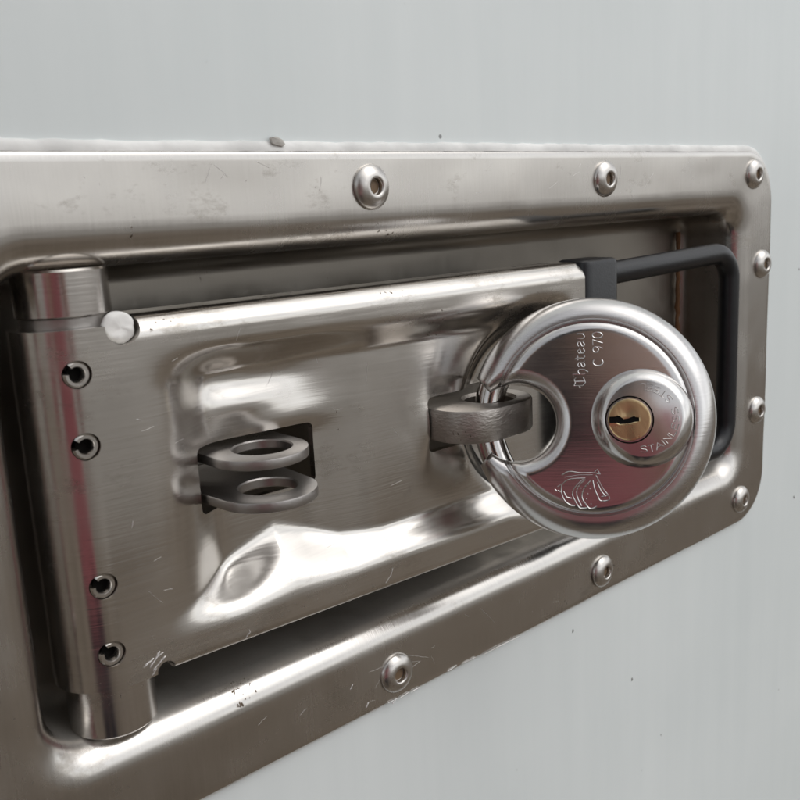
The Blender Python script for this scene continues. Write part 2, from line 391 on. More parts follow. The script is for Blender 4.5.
# hinge tubes standing in the pan
HX, HY = 79.0, 8.5          # hinge axis (x, y)
for z0, z1 in ((-20.0, -9.6), (-118.2, -104.9)):
    rr_ = 10.3
    mb = MB(); mb.add(*lathe([(rr_-.5, 0), (rr_, .5), (rr_, (z1-z0)/2), (rr_, z1-z0-.5), (rr_-.5, z1-z0)], (HX, HY, z0), (0, 0, 1), 72))
    obj('hinge_tube', mb.v, mb.f, 'tube', recess, 40)

# two eyed lugs and the thick staple, welded in the pan
def eye_plate(name, cx, half, tipy, rn, ztop, th, hole_c, hr, mat_, taper=0, corner=None, bev=.35, dz=0):
    """flat plate lying horizontally: straight sides, rounded nose towards -y, round hole; tilt dz"""
    o = []; yb = BACK-.5
    nk = 28
    if corner is None:
        cy = tipy+half
        arc = [(cx+half*cos(R(180+180*k/nk)), cy+half*sin(R(180+180*k/nk))) for k in range(nk+1)]
    else:
        arc = [(cx-half+corner+corner*cos(R(180+90*k/14)), tipy+corner+corner*sin(R(180+90*k/14))) for k in range(15)]
        arc += [(cx+half-corner+corner*cos(R(270+90*k/14)), tipy+corner+corner*sin(R(270+90*k/14))) for k in range(15)]
    o = [(cx-half-taper, yb)]+[(cx-half-taper*(1-s), yb+(arc[0][1]-yb)*s) for s in (.3, .6)]+arc+[(cx+half+taper*(1-s), yb+(arc[0][1]-yb)*s) for s in (.6, .3)]+[(cx+half+taper, yb)]
    # ring-to-outline quads: sample outline by angle round the hole
    hx, hy = hole_c; n = 96
    oa = np.array(o); segs = list(zip(oa, np.roll(oa, -1, 0)))
    def hit(a):
        d = np.array([cos(a), sin(a)]); best = None
        for p, q in segs:
            e = q-p; den = d[0]*e[1]-d[1]*e[0]
            if abs(den) < 1e-9: continue
            w_ = p-np.array([hx, hy]); t = (w_[0]*e[1]-w_[1]*e[0])/den; s = (w_[0]*d[1]-w_[1]*d[0])/den
            if t > 0 and -1e-6 <= s <= 1+1e-6 and (best is None or t > best): best = t
        return best
    angs = sorted([2*pi*k/n for k in range(n)]+[math.atan2(p[1]-hy, p[0]-hx) % (2*pi) for p in (o[0], o[-1])])
    n = len(angs); v = []
    for kind, d, z in (('h', .0, ztop-th+bev), ('h', 0, ztop-bev), ('h', bev, ztop), ('o', bev, ztop), ('o', bev*.3, ztop-bev*.3), ('o', 0, ztop-bev),
                       ('o', 0, ztop-th+bev), ('o', bev*.3, ztop-th+bev*.3), ('o', bev, ztop-th), ('h', bev, ztop-th)):
        for a in angs:
            r_ = hr+d if kind == 'h' else hit(a)-d
            x, y = hx+r_*cos(a), hy+r_*sin(a)
            v.append((x, y, z+dz*(BACK-y)))
    f = grid_faces(10, n, True)+[(9*n+j, 9*n+(j+1) % n, (j+1) % n, j) for j in range(n)]
    return obj(name, v, f, mat_, recess, 35)
def D_(dd): return dd-192.0
eye_plate('eye_lug', 118.6, 12.4, D_(176.0), 12.6, -56.9, 2.5, (119.6, D_(188.4)), 7.4, 'lug', taper=0)
eye_plate('eye_lug', 118.0, 12.6, D_(172.6), 12.0, -66.4, 2.6, (119.0, D_(186.2)), 7.3, 'lug', taper=2.5)
eye_plate('staple', 193.6, 17.2, D_(171.4), 10, -57.4, 9.8, (197.2, D_(183.5)), 7.4, 'staple', corner=12.5, bev=.9)

# ------------------------------------------------------------------ hasp
TILT = R(3.0); CA, SA = cos(TILT), sin(TILT)
def HP(u, z, wv): return (HX+u*CA-wv*SA, HY-u*SA-wv*CA, z)
hasp = empty('hasp', (HX, HY, -105.2), 'long pressed stainless hasp plate with hinge sleeve and black handle', 'hasp')
RS, TH, ZT, ZB, UE = 12.3, 2.2, -20.6, -105.2, 164.0
def sstep(x): x = np.clip(x, 0, 1); return x*x*(3-2*x)
def sroll(x): x = np.clip(x, 0, 1); return x*x*x*(x*(6*x-15)+10)
def rr_in(u, z, u0, u1, z0, z1, r):
    qx = np.abs(u-(u0+u1)/2)-((u1-u0)/2-r); qz = np.abs(z-(z0+z1)/2)-((z1-z0)/2-r)
    return -(np.hypot(np.maximum(qx, 0), np.maximum(qz, 0))+np.minimum(np.maximum(qx, qz), 0)-r)
def G(u, z, cu, cz, su, sz): return np.exp(-((u-cu)/su)**2-((z-cz)/sz)**2)
def press(u, z):
    """depth pressed into the plate, mm"""
    wb = np.interp(u, [8, 15, 47, 66, 80, 164], [5, 7, 19.5, 11.5, 10, 10])          # how far the lower slope runs up the plate
    dep = 6.6+4.2*sstep((u-14)/22)*(1-sstep((u-54)/24))
    zw = np.interp(u, [8, 30, 70, 164], [-98.3, -99, -98.2, -97.6])
    low = sstep((z-zw)/wb); top = sstep((-27.8-z)/10.5)
    dish = dep*low*top*sstep((u-8)/25)*(1-sstep((u-148)/9))
    dc = 36.5-np.hypot(u-140, z+64)
    pocket = 11.5*sstep(dc/15.0)
    k = 1.1; d = np.log(np.exp(k*dish)+np.exp(k*pocket)+1)/k-np.log(3)/k
    d = np.maximum(d, 0)*1.0
    # dents left by the press tool above the first slot
    d = d+1.5*G(u, z, 30, -40, 9, 5.0)+1.3*G(u, z, 50, -41, 10, 4.0)-1.1*G(u, z, 40, -46.5, 9, 4)-1.0*G(u, z, 54, -52, 12, 4)+.5*G(u, z, 26, -49, 7, 5)
    d = d-1.6*G(u, z, 97.5, -62.5, 3.5, 9)
    return d
ang = np.linspace(R(222), R(90), 60)[:-1]
ul = np.concatenate([np.linspace(0, 20, 34)[:-1], np.linspace(20, 146, 212)[:-1], np.linspace(146, UE, 26)])
RT, RB = 5.2, 2.2             # fold radii at the top and the bottom edge
rows = []                     # (z offset, w offset, flange?) from the bottom flange over the face to the top flange
for s in np.linspace(0, 1, 4)[:-1]: rows.append((ZB, -(12-(12-RB)*s), True))
for k in range(8): a = pi/2*(1-k/8); rows.append((ZB+RB*(1-sin(a)), -RB*(1-cos(a)), False))
for z in np.linspace(ZB+RB, ZT-RT, 150): rows.append((z, 0, False))
for k in range(1, 13): a = pi/2*k/12; rows.append((ZT-RT*(1-sin(a)), -RT*(1-cos(a)), False))
for s in np.linspace(0, 1, 5)[1:]: rows.append((ZT, -(RT+(13-RT)*s), True))
cols = [('a', a) for a in ang]+[('u', u) for u in ul]
na = len(ang); V = []
for (z, wo, fl) in rows:
    for kind, q in cols:
        if kind == 'a':
            zc = min(max(z, ZB+.2), -22.2)
            V.append(HP(RS*cos(q), zc, RS*sin(q)))
        else:
            b_ = float(sstep((q-5)/7)); zc = z*b_+(1-b_)*min(max(z, ZB+.2), -22.2)
            p_ = 0 if fl else float(press(np.array(q), np.array(z)))
            V.append(HP(q, zc, RS+wo*b_-p_))
nc = len(cols); F = []
for i in range(len(rows)-1):
    for j in range(nc-1):
        if (rows[i][2] or rows[i+1][2]) and (j < na or cols[j][1] < 11.5): continue
        F.append((i*nc+j, i*nc+j+1, (i+1)*nc+j+1, (i+1)*nc+j))
used = sorted({i for q in F for i in q}); mp = {k: i for i, k in enumerate(used)}
V = [V[i] for i in used]; F = [tuple(mp[i] for i in q) for q in F]
plate = obj('plate', V, F, 'hasp', hasp, 40, recalc=False)
bm = bmesh.new(); bm.from_mesh(plate.data); bmesh.ops.remove_doubles(bm, verts=bm.verts, dist=1e-6)
bmesh.ops.dissolve_degenerate(bm, dist=1e-7, edges=bm.edges); bm.to_mesh(plate.data); bm.free()
# outward normals: the face towards the camera must face -y
sol = plate.modifiers.new('sheet', 'SOLIDIFY'); sol.thickness = TH/1000; sol.offset = -1; sol.use_even_offset = False
avg = sum((p.normal.y*p.area for p in plate.data.polygons))
if avg > 0: plate.data.flip_normals()
# cutters: slots, relief holes, pin holes
cut = MB()
def cut_rr(u0, u1, z0, z1, r): cut.add(*prism(rrect(u0, u1, z0, z1, r, 5), lambda p, h: HP(p[0], p[1], h), -12, 18))
cut_rr(25.2, 60.6, -71.8, -55.0, 1.8)
cut_rr(97.4, 136.0, -71.0, -54.6, 2.0)
def cut_c(u, z, r, h0=4, h1=20): cut.add(*prism([(u+r*cos(2*pi*k/32), z+r*sin(2*pi*k/32)) for k in range(32)], lambda p, h: HP(p[0], p[1], h), h0, h1))
cut_c(8.3, -22.6, 4.1, -2); cut_c(9.6, -104.6, 2.3, 6)
PINZ = (-31.7, -47.5, -79.7, -96.1)
for z in PINZ: cut_c(-2.7, z, 3.05)
cutter = obj('cutter', cut.v, cut.f, 'dark', None)
bo = plate.modifiers.new('cut', 'BOOLEAN'); bo.operation = 'DIFFERENCE'; bo.object = cutter; bo.solver = 'EXACT'; bo.use_self = True
dg = bpy.context.evaluated_depsgraph_get(); me = bpy.data.meshes.new_from_object(plate.evaluated_get(dg))
plate.modifiers.clear(); plate.data = me; finish(me, 38)
bpy.data.objects.remove(cutter)
# spring pins with their slit
for i, z in enumerate(PINZ):
    mb = MB(); n = 40; g0 = R((150, 165, 150, 140)[i]); half = R(24)
    prof = [(1.6, -9), (1.6, -.35), (1.85, 0), (2.5, 0), (2.92, -.45), (2.92, -9)]
    w0 = math.sqrt(RS*RS-2.7**2)-.15
    for k in range(n+1):
        a = g0+half+(2*pi-2*half)*k/n
        for r_, h in prof: mb.v.append(HP(-2.7+r_*cos(a), z+r_*sin(a), w0+h))
    mb.f = grid_faces(n+1, 6, False)+[tuple(range(6)), tuple(range(n*6, n*6+6))]
    pin = obj('spring_pin', mb.v, mb.f, 'rivet', hasp, 40)
    mb = MB(); mb.add(*prism([(-2.7+1.62*cos(2*pi*k/20), z+1.62*sin(2*pi*k/20)) for k in range(20)], lambda p, h: HP(p[0], p[1], h), w0-3.2, w0-2.4)); obj('bore_shade', mb.v, mb.f, 'dark', pin, 40)  # black disc standing in for the shade down the hollow pin
# inner tube that the pins go through: fixed to the sleeve
mb = MB(); mb.add(*lathe([(5.0, -104.5), (5.0, -24.5), (9.6, -24.4), (9.6, -19.5)], (HX, HY, 0), (0, 0, 1), 56)); core = obj('hinge_core', mb.v, mb.f, 'lug', hasp, 40)
# pale plug filling the upper relief notch
mb = MB(); v_, f_ = lathe([(3.5, -4), (3.5, -.8), (3.2, -.3), (2.8, .0), (2.2, .2), (1.5, .2), (.8, .15), (.3, .12), (.05, .12)], HP(8.2, -23.0, 10.6), (HP(0, 0, 1)[0]-HP(0, 0, 0)[0], HP(0, 0, 1)[1]-HP(0, 0, 0)[1], .12), 36)
v_ = [Vector(p)*(1)+Vector((.7*mnoise.noise(Vector(p)*.45), .35*mnoise.noise(Vector(p)*.7+Vector((4, 0, 0))), .7*mnoise.noise(Vector(p)*.45+Vector((0, 7, 0))))) for p in v_]
mb.add(v_, f_); obj('pale_plug', mb.v, mb.f, 'pale_fill', hasp, 89)
# end cap and handle
mb = MB(); mb.add(*prism(rrect(160.8, 178.6, -.5, 13.4, 3.4, 8), lambda p, h: HP(p[0], h, p[1]), ZB-.8, ZT+.5, 1.6))
cap = obj('end_cap', mb.v, mb.f, 'black', hasp, 40)
HR = 3.95
def fillet(path, rad, n=10):
    P = [Vector(p) for p in path]; out = [P[0]]
    for i in range(1, len(P)-1):
        a = (P[i-1]-P[i]).normalized(); b = (P[i+1]-P[i]).normalized()
        A, B = P[i]+a*rad, P[i]+b*rad
        ang_ = a.angle(b); c = P[i]+(a+b).normalized()*(rad/cos(ang_/2))
        c = P[i]+(a+b).normalized()*math.hypot(rad, rad*math.tan(ang_/2))
        rr2 = (A-c).length
        for k in range(n+1):
            s = k/n; q = (A-c).slerp(B-c, s); out.append(c+q.normalized()*rr2)
    out.append(P[-1]); return out
hp = [(170, -26.4), (255.5, -23.6), (255.5, -101.6), (170, -101.2)]
path = fillet([HP(u, z, 5.5) for u, z in hp], 11)
mb = MB(); mb.add(*tube(path, HR, 24)); obj('handle', mb.v, mb.f, 'black', hasp, 40)

# scuffs and scratches: bare bright metal ridges
def ray(px, py):
    a = (px-400)/915; b = (py-400)/915
    v = to_world(0)*a+to_world(1)*b+to_world(2); return v
def on_frame(px, py):
    v = ray(px, py); t = (YF-.05-CAM[1])/v.y; return (v.x*t, YF-.06, v.z*t)
def on_hasp(px, py):
    v = ray(px, py); wv = RS
    for _ in range(6):
        nx, ny = -SA, -CA
        t = (wv-((CAM[0]-HX)*nx+(CAM[1]-HY)*ny))/(v.x*nx+v.y*ny)
        X_, Y_, Z_ = CAM[0]+v.x*t, CAM[1]+v.y*t, v.z*t
        u = (X_-HX)*CA-(Y_-HY)*SA
        wv = (math.sqrt(max(RS*RS-u*u, 1)) if u < 0 else RS-float(press(np.array(u), np.array(Z_))))+.05
    return HP(u, Z_, wv)
def scuff(lines, fn, parent, r=.16):
    mb = MB()
    for l in lines:
        P = []
        for (a, b) in zip(l[:-1], l[1:]):
            for k in range(5): P.append((a[0]+(b[0]-a[0])*k/5+random.uniform(-.25, .25), a[1]+(b[1]-a[1])*k/5+random.uniform(-.25, .25)))
        P.append(l[-1]); Q = [fn(*p) for p in P]
        mb.add(*tube(Q, [r*random.uniform(.5, 1.2)*(0.35 if k in (0, len(Q)-1) else 1) for k in range(len(Q))], 6))
    o = obj('scuff', mb.v, mb.f, 'scratch', parent, 60); o['kind'] = 'stuff'; return o
scuff([[(148, 664), (154, 658)], [(150, 668), (157, 657), (164, 652)], [(153, 671), (161, 661), (166, 656)], [(152, 676), (157, 668)], [(144, 668), (149, 662)], [(155, 660), (160, 651)]], on_hasp, hasp, .2)
scuff([[(246, 641-3), (250, 632), (249, 629)], [(386, 583), (391, 575), (393, 568)], [(132, 528), (133, 521)]], on_hasp, hasp, .10)
scuff([[(388, 703), (398, 698)], [(400, 698), (409, 692)], [(411, 692), (420, 687)], [(392, 704), (396, 700)]], on_frame, recess, .22)
scuff([[(484, 654), (500, 646), (520, 636)], [(462, 664), (476, 657)], [(350, 690), (353, 684)], [(366, 708), (369, 702)], [(448, 671), (457, 665)]], on_frame, recess, .2)
# hairline scratches from use
def hairs(n, x0, x1, y0, y1, ok, fn, parent):
    L_ = []
    while len(L_) < n:
        a = (random.uniform(x0, x1), random.uniform(y0, y1)); q = random.gauss(-.5, .9); l = random.uniform(4, 22); b = (a[0]+l*cos(q), a[1]+l*sin(q))
        if ok(*a) and ok(*b): L_.append([a, ((a[0]+b[0])/2+random.uniform(-.6, .6), (a[1]+b[1])/2+random.uniform(-.6, .6)), b])
    scuff(L_, fn, parent, .03)
hairs(17, 135, 420, 340, 640, lambda x, y: (y < 640-.385*(x-150)) and not (190 < x < 330 and 415 < y < 525), on_hasp, hasp)
hairs(16, 200, 700, 160, 195, lambda x, y: 158 < y < 200, on_frame, recess)
hairs(14, 240, 560, 600, 740, lambda x, y: 650-.49*(x-380) < y-4 < 706-.53*(x-390)-14, on_frame, recess)
# dirt flecks on the paint
for px, py, rr_ in ((573, 631, .7), (632, 679, .8), (794, 497, .9), (757, 160, .4), (661, 735, .4)):
    v = ray(px, py); t = -CAM[1]/v.y; c_ = (v.x*t, 0, v.z*t)
    pts = [(c_[0]+rr_*cos(2*pi*k/9)*random.uniform(.4, 1.1), -.02, c_[2]+rr_*1.3*sin(2*pi*k/9)*random.uniform(.4, 1.1)) for k in range(9)]
    obj('dirt_fleck', [(c_[0], -.02-.25*rr_, c_[2])]+pts+[(p[0], .1, p[2]) for p in pts], [(0, 1+k, 1+(k+1) % 9) for k in range(9)]+[(1+k, 1+(k+1) % 9, 10+(k+1) % 9, 10+k) for k in range(9)], 'fleck', wall, 60)
# torn flake on the top bead
mb = MB(); c_ = np.array(on_frame(279, 141)); n = 14
ring_ = [(c_[0]+2.2*cos(2*pi*k/n)*(1+.25*random.uniform(-1, 1)), -1.5-.3*random.random(), c_[2]+.9*sin(2*pi*k/n)*(1+.3*random.uniform(-1, 1))-.6*cos(2*pi*k/n)) for k in range(n)]
mb.add([(c_[0], -2.1, c_[2]+.2)]+ring_+[(p[0], -.8, p[2]) for p in ring_], [(0, 1+k, 1+(k+1) % n) for k in range(n)]+[(1+k, 1+(k+1) % n, 1+n+(k+1) % n, 1+n+k) for k in range(n)])
obj('torn_flake', mb.v, mb.f, 'flake', recess, 50)

# ------------------------------------------------------------------ padlock
LC = Vector((212.9, D_(158.0), -63.2))
AZ, EL = R(50.5), R(14.5)
ln = Vector((-sin(AZ)*cos(EL), -cos(AZ)*cos(EL), sin(EL)))
lr = Vector((0, 0, 1)).cross(ln).normalized(); lt = ln.cross(lr)
def LP(r, t, n): return tuple(LC+lr*r+lt*t+ln*n)
lock = empty('padlock', tuple(LC-lt*35), 'round stainless disc padlock with brass cylinder hanging from the staple', 'padlock')
LR, NC, NRAD, LTH = 35.0, (-21.2, -1.2), 11.4, 11.5
def fr_h(rho):
    """front height of the disc from its mid plane against radius"""
    de = LR-rho
    if rho > 27.3:
        a = min(de/7.2, 1.0); h = .5+(LTH-2.0)*math.sqrt(max(0, 1-(1-a)**2.2))
        if rho < 27.9: h -= .8*((27.9-rho)/.6)
        return h
    if rho > 26.8: return LTH-2.3+.6*(27.3-rho)/.5
    s = min((26.8-rho)/2.8, 1); return LTH-1.7+1.6*math.sqrt(max(0, 1-(1-s)**2))
PH = R(131); nphi, nv = 420, 121
vs = [.25-.25*cos(pi*k/60) for k in range(61)]+[.75-.25*cos(pi*k/60) for k in range(1, 61)]
V = []; 
def lock_pt(phi, v):
    cx, cy = NC; d = (cos(phi), sin(phi))
    b_ = cx*d[0]+cy*d[1]; tt = -b_+math.sqrt(b_*b_-(cx*cx+cy*cy)+LR*LR)
    q_ = b_*b_-(cx*cx+cy*cy)+27.1**2; t1 = max(-b_+math.sqrt(max(q_, 0)), NRAD+.05) if q_ > 0 else NRAD+.05
    l = NRAD+(t1-NRAD)*v/.5 if v < .5 else t1+(tt-t1)*(v-.5)/.5; x, y = cx+l*d[0], cy+l*d[1]; rho = min(math.hypot(x, y), LR)
    h = fr_h(rho); dn = l-NRAD; fr = 4.2
    if dn < fr: h -= .8*(fr-math.sqrt(max(0, fr*fr-(fr-dn)**2)))*min(1, h/8)
    # rounded-off cut ends
    e = (PH-abs(phi))*max(l, 1); 
    if e < 1.2: h *= .86+.14*math.sqrt(max(0, 1-(1-e/1.2)**2))
    return x, y, h
phis = list(np.linspace(-PH, PH, nphi))
for side in (1, -1):
    for phi in phis:
        for v in vs:
            x, y, h = lock_pt(phi, v)
            if side < 0: h = h if h < 7 else 7+(h-7)*.8
            V.append(LP(x, y, side*h))
A = nphi*nv; F = grid_faces(nphi, nv, False)+grid_faces(nphi, nv, False, A)
for i in range(nphi-1):
    F.append((i*nv, (i+1)*nv, A+(i+1)*nv, A+i*nv)); F.append((i*nv+nv-1, (i+1)*nv+nv-1, A+(i+1)*nv+nv-1, A+i*nv+nv-1))
for i in (0, nphi-1):
    for k in range(nv-1): F.append((i*nv+k, i*nv+k+1, A+i*nv+k+1, A+i*nv+k))
body = obj('body', V, F, 'lock', lock, 32)
HF = LTH-.1
body.data.materials.append(M['lockface']); bl_ = root_loc(lock)
for p in body.data.polygons:
    q = (p.center+bl_-W(tuple(LC)))*1000; x_, y_, n_ = q.dot(lr), q.dot(lt), q.dot(ln)
    if n_ > 0 and math.hypot(x_, y_) < 25.5 and math.hypot(x_-NC[0], y_-NC[1]) > NRAD+3.2: p.material_index = 1
# shackle: a bar on a circle close to the rim, seen in the gap
mb = MB(); P = [LP(-29.8*cos(R(a)), 29.8*sin(R(a)), -.5) for a in np.linspace(-44, 44, 40)]
mb.add(*tube(P, 4.3, 24)); sh = obj('shackle', mb.v, mb.f, 'shackle', lock, 40)
# boss with an eccentric brass cylinder
BC = (13.4, -.6)
prof = [(14.0, -1.5), (13.8, .0), (13.5, .9), (13.0, 1.9), (12.3, 2.9), (11.4, 3.7), (10.7, 4.1), (10.1, 4.25), (.01, 4.25)]
mb = MB(); mb.add(*lathe(prof, LP(BC[0], BC[1], HF), ln, 96, False)); boss = obj('keyway_boss', mb.v, mb.f, 'lockpol', lock, 28)
KC = (9.6, -1.0); BH = HF+4.25
mb = MB(); mb.add(*lathe([(6.55, -.5), (6.55, .06), (6.35, .2), (6.15, .1), (6.1, -.4)], LP(*KC, BH), ln, 64, False)); obj('collar', mb.v, mb.f, 'dark', boss, 40)
kp = [(-5.6, .9), (-3.6, .9), (-3.3, 1.2), (-2.3, .9), (-1.6, .2), (-.4, .35), (.3, 1.1), (1.2, 1.3), (1.6, .7), (2.6, .6), (2.6, -.5), (1.3, -.6), (.4, -.9), (-.6, -.9), (-1.3, -1.1), (-2.6, -1.2), (-3.4, -.8), (-5.6, -.9)]
# brass face with the key slot left open: sampled round the slot
n = 120; V = []; c0 = np.array((-1.3, -.05))
kpa = np.array(kp); segs = list(zip(kpa, np.roll(kpa, -1, 0)))
def khit(a):
    d = np.array([cos(a), sin(a)]); best = None
    for p, q in segs:
        e = q-p; den = d[0]*e[1]-d[1]*e[0]
        if abs(den) < 1e-9: continue
        w_ = p-c0; t = (w_[0]*e[1]-w_[1]*e[0])/den; s = (w_[0]*d[1]-w_[1]*d[0])/den
        if t > 0 and -1e-6 <= s <= 1+1e-6 and (best is None or t < best): best = t
    return best or .3
def brass_h(x, y):
    return -.2*math.exp(-((x+.7)**2+(y-1.9)**2)/3.2)-.10*sstep(np.array((-y-.6)/1.2))*sstep(np.array((1.8-x)/2.5))
NB = 12
for lay in range(NB+4):
    for k in range(n):
        a = 2*pi*k/n; d = np.array((cos(a), sin(a)))
        b_ = c0@d; ro = -b_+math.sqrt(b_*b_-c0@c0+5.75**2); ri = min(khit(a), ro-.15)
        if lay == 0: l, h = ri, -3.5
        elif lay <= NB: l = ri+(ro-.35-ri)*(lay-1)/(NB-1); h = 0
        else: l, h = [(ro-.1, -.06), (ro, -.25), (ro, -2)][lay-NB-1]
        p = c0+d*l
        if 1 <= lay <= NB: h = float(brass_h(p[0], p[1]))-(.1 if lay == 1 else 0)
        V.append(LP(KC[0]+p[0], KC[1]+p[1], BH+.25+h))
brass = obj('key_cylinder', V, grid_faces(NB+4, n, True), 'brass', lock, 35)
mb = MB(); mb.add(*lathe([(5.6, -.1), (5.6, 0), (.01, 0)], LP(*KC, BH+.02), ln, 40, False)); 
mb2 = MB(); mb2.add(*prism([(p[0]*1.03, p[1]*1.05) for p in kp], lambda p, h: LP(KC[0]+p[0], KC[1]+p[1], h), BH+.015, BH+.03)); obj('keyway_shade', mb2.v, mb2.f, 'dark', brass, 40)  # black plate standing in for the shaded depth of the key slot
# raised dished segment in the brass (worn wafer above the slot)
# engraving
def strokes(name, lines, r, hgt, parent, material='lockpol', n=6):
    mb = MB()
    for ln_ in lines:
        pts = [LP(p[0], p[1], hgt) for p in ln_]
        if len(pts) == 1: pts = [LP(ln_[0][0]-.12, ln_[0][1], hgt), LP(ln_[0][0]+.12, ln_[0][1], hgt)]
        mb.add(*tube(pts, r, n))
    return obj(name, mb.v, mb.f, material, parent, 60)
def arc2(cx, cy, rx, ry, a0, a1, n=10): return [(cx+rx*cos(R(a0+(a1-a0)*k/n)), cy+ry*sin(R(a0+(a1-a0)*k/n))) for k in range(n+1)]
BL = {  # pointed gothic hand
 'C': (1.02, [[(.85, 1.25), (.7, 1.55), (.4, 1.4), (.12, 1.6)], [(.12, 1.6), (.12, .35), (.4, 0), (.9, .28)], [(.5, 1.4), (.5, .15)], [(.12, .9), (-.08, .75)]]),
 'h': (.72, [[(-.05, 1.6), (.15, 1.75), (.15, .1), (.28, 0)], [(.15, .8), (.42, 1.02), (.6, .8), (.58, .1), (.36, -.42)], [(.6, .8), (.52, .1)]]),
 'a': (.70, [[(.1, .85), (.3, 1.03), (.52, .85), (.5, .15), (.66, .05)], [(.5, .6), (.15, .42), (.1, .15), (.28, 0), (.5, .22)]]),
 't': (.56, [[(.12, 1.35), (.22, 1.15), (.2, .15), (.36, 0), (.5, .14)], [(.02, 1), (.44, 1)]]),
 'e': (.64, [[(.1, .48), (.5, .68), (.34, 1.03), (.1, .8), (.1, .2), (.3, 0), (.54, .2)]]),
 'u': (.78, [[(.0, .92), (.12, 1.02), (.12, .15), (.32, 0), (.54, .22)], [(.44, .95), (.55, 1.02), (.55, .12), (.72, .05)]])}
lines = []; adv = 0; XH = 2.15
for ch in 'Chateau':
    wd, st = BL[ch]
    for s in st:
        lines.append([(-1.85-p[1]*XH*.92, 8.4+(adv+p[0])*XH*1.42) for p in s])
    adv += wd
SA_ = {'C': (.75, [arc2(.35, .5, .33, .5, 50, 310, 14)]), '9': (.66, [arc2(.28, .7, .25, .28, 0, 360, 14), [(.53, .7), (.5, .35), (.36, 0)]]),
 '7': (.62, [[(.02, .98), (.52, .98), (.2, 0)]]), '0': (.66, [arc2(.3, .5, .26, .5, 0, 360, 16)]), ' ': (.45, []),
 'S': (.66, [arc2(.3, .75, .25, .23, 30, 270, 10)+arc2(.3, .26, .26, .25, 90, -150, 10)]), 'T': (.62, [[(.0, 1), (.56, 1)], [(.28, 1), (.28, 0)]]),
 'A': (.66, [[(.0, 0), (.3, 1), (.6, 0)], [(.12, .35), (.48, .35)]]), 'I': (.25, [[(.1, 0), (.1, 1)]]), 'N': (.68, [[(.05, 0), (.05, 1), (.55, 0), (.55, 1)]]),
 'L': (.56, [[(.05, 1), (.05, 0), (.48, 0)]]), 'E': (.6, [[(.5, 1), (.05, 1), (.05, 0), (.5, 0)], [(.05, .52), (.42, .52)]])}
adv = 0; XH2 = 2.75
for ch in 'C 970':
    wd, st = SA_[ch]
    for s in st: lines.append([(3.1-p[1]*XH2, 14.2+(adv+p[0])*XH2*1.13) for p in s])
    adv += wd
strokes('lettering', lines, .22, HF-.09, body, 'lock')
# words round the boss, reading anticlockwise with their heads inwards
lines = []; adv = 0; XB = 1.75; txt = 'STAINLESS STEEL'; tot = sum(SA_[c][0] for c in txt); r_base = 9.35; span = R(196)
for ch in txt:
    wd, st = SA_[ch]
    for s in st:
        q = []
        for p in s:
            a = R(-98)+span*(adv+p[0])/tot; rr_ = r_base-p[1]*XB; q.append((BC[0]+rr_*cos(a), BC[1]+rr_*sin(a)))
        lines.append(q)
    adv += wd
# keep only what lies clear of the brass
strokes('lettering', [q for q in lines if min(math.hypot(p[0]-KC[0], p[1]-KC[1]) for p in q) > 6.8], .14, BH-.04, boss, 'lock')
E_ = [[(180, 240), (230, 215), (310, 225), (390, 225), (430, 235)], [(200, 255), (300, 240), (390, 240)], [(185, 300), (215, 275), (260, 265), (340, 262)],
 [(330, 265), (270, 320), (250, 370), (270, 420), (300, 465), (345, 465)], [(340, 270), (290, 320), (280, 380), (310, 450)],
 [(375, 280), (330, 330), (315, 390), (340, 440), (370, 470), (415, 455)], [(390, 275), (400, 330), (420, 380), (440, 415), (495, 410), (492, 380), (455, 330), (425, 270), (410, 240)],
 [(420, 290), (445, 350), (475, 385)], [(445, 390), (490, 380)], [(180, 300), (175, 350), (195, 410), (235, 445), (265, 450)], [(190, 350), (210, 390), (245, 400)],
 [(130, 335), (145, 350)], [(150, 345), (170, 355)], [(400, 225), (420, 200), (440, 235)], [(180, 300), (150, 320)],
 [(310, 330)], [(290, 395)], [(315, 425)], [(360, 305)], [(370, 335)], [(355, 370)], [(345, 405)], [(375, 440)]]
def smooth(l):
    if len(l) < 4: return l
    P = [np.array(p, float) for p in [l[0]]+list(l)+[l[-1]]]; out = []
    for i in range(1, len(P)-2):
        for k in range(5):
            t = k/5; a, b, c, d = P[i-1:i+3]
            out.append(tuple(.5*(2*b+(c-a)*t+(2*a-5*b+4*c-d)*t*t+(3*b-a-3*c+d)*t**3)))
    return out+[l[-1]]
strokes('emblem', [[((540+x/6.667-587)/3.7-3.4, -(440+y/6.667-490)/3.7-20.0) for x, y in smooth(l)] for l in E_], .2, HF-.08, body, 'lock')

# ------------------------------------------------------------------ the photographer, mirrored in the steel
fw = Vector((to_world(2).x, to_world(2).y, 0)).normalized(); rt = Vector((fw.y, -fw.x, 0)); camp = Vector((0, CAM[1]/1000, CAM_H))
feet = camp-fw*.44; feet.z = 0
def PP(r, f, u): return feet+rt*r+fw*f+Vector((0, 0, u))
def skin_mesh(name, nodes, edges, sub, root):
    me = bpy.data.meshes.new(name); me.from_pydata([tuple(p-feet) for p, r in nodes], edges, [])
    o = bpy.data.objects.new(name, me); COL.objects.link(o)
    sk = o.modifiers.new('skin', 'SKIN'); sk.use_smooth_shade = True
    for i, (p, r) in enumerate(nodes):
        me.skin_vertices[0].data[i].radius = r if isinstance(r, tuple) else (r, r); me.skin_vertices[0].data[i].use_root = (i == root)
    su = o.modifiers.new('sub', 'SUBSURF'); su.levels = sub; su.render_levels = sub
    dg = bpy.context.evaluated_depsgraph_get(); m2 = bpy.data.meshes.new_from_object(o.evaluated_get(dg))
    bpy.data.objects.remove(o); m2.shade_smooth()
    return m2
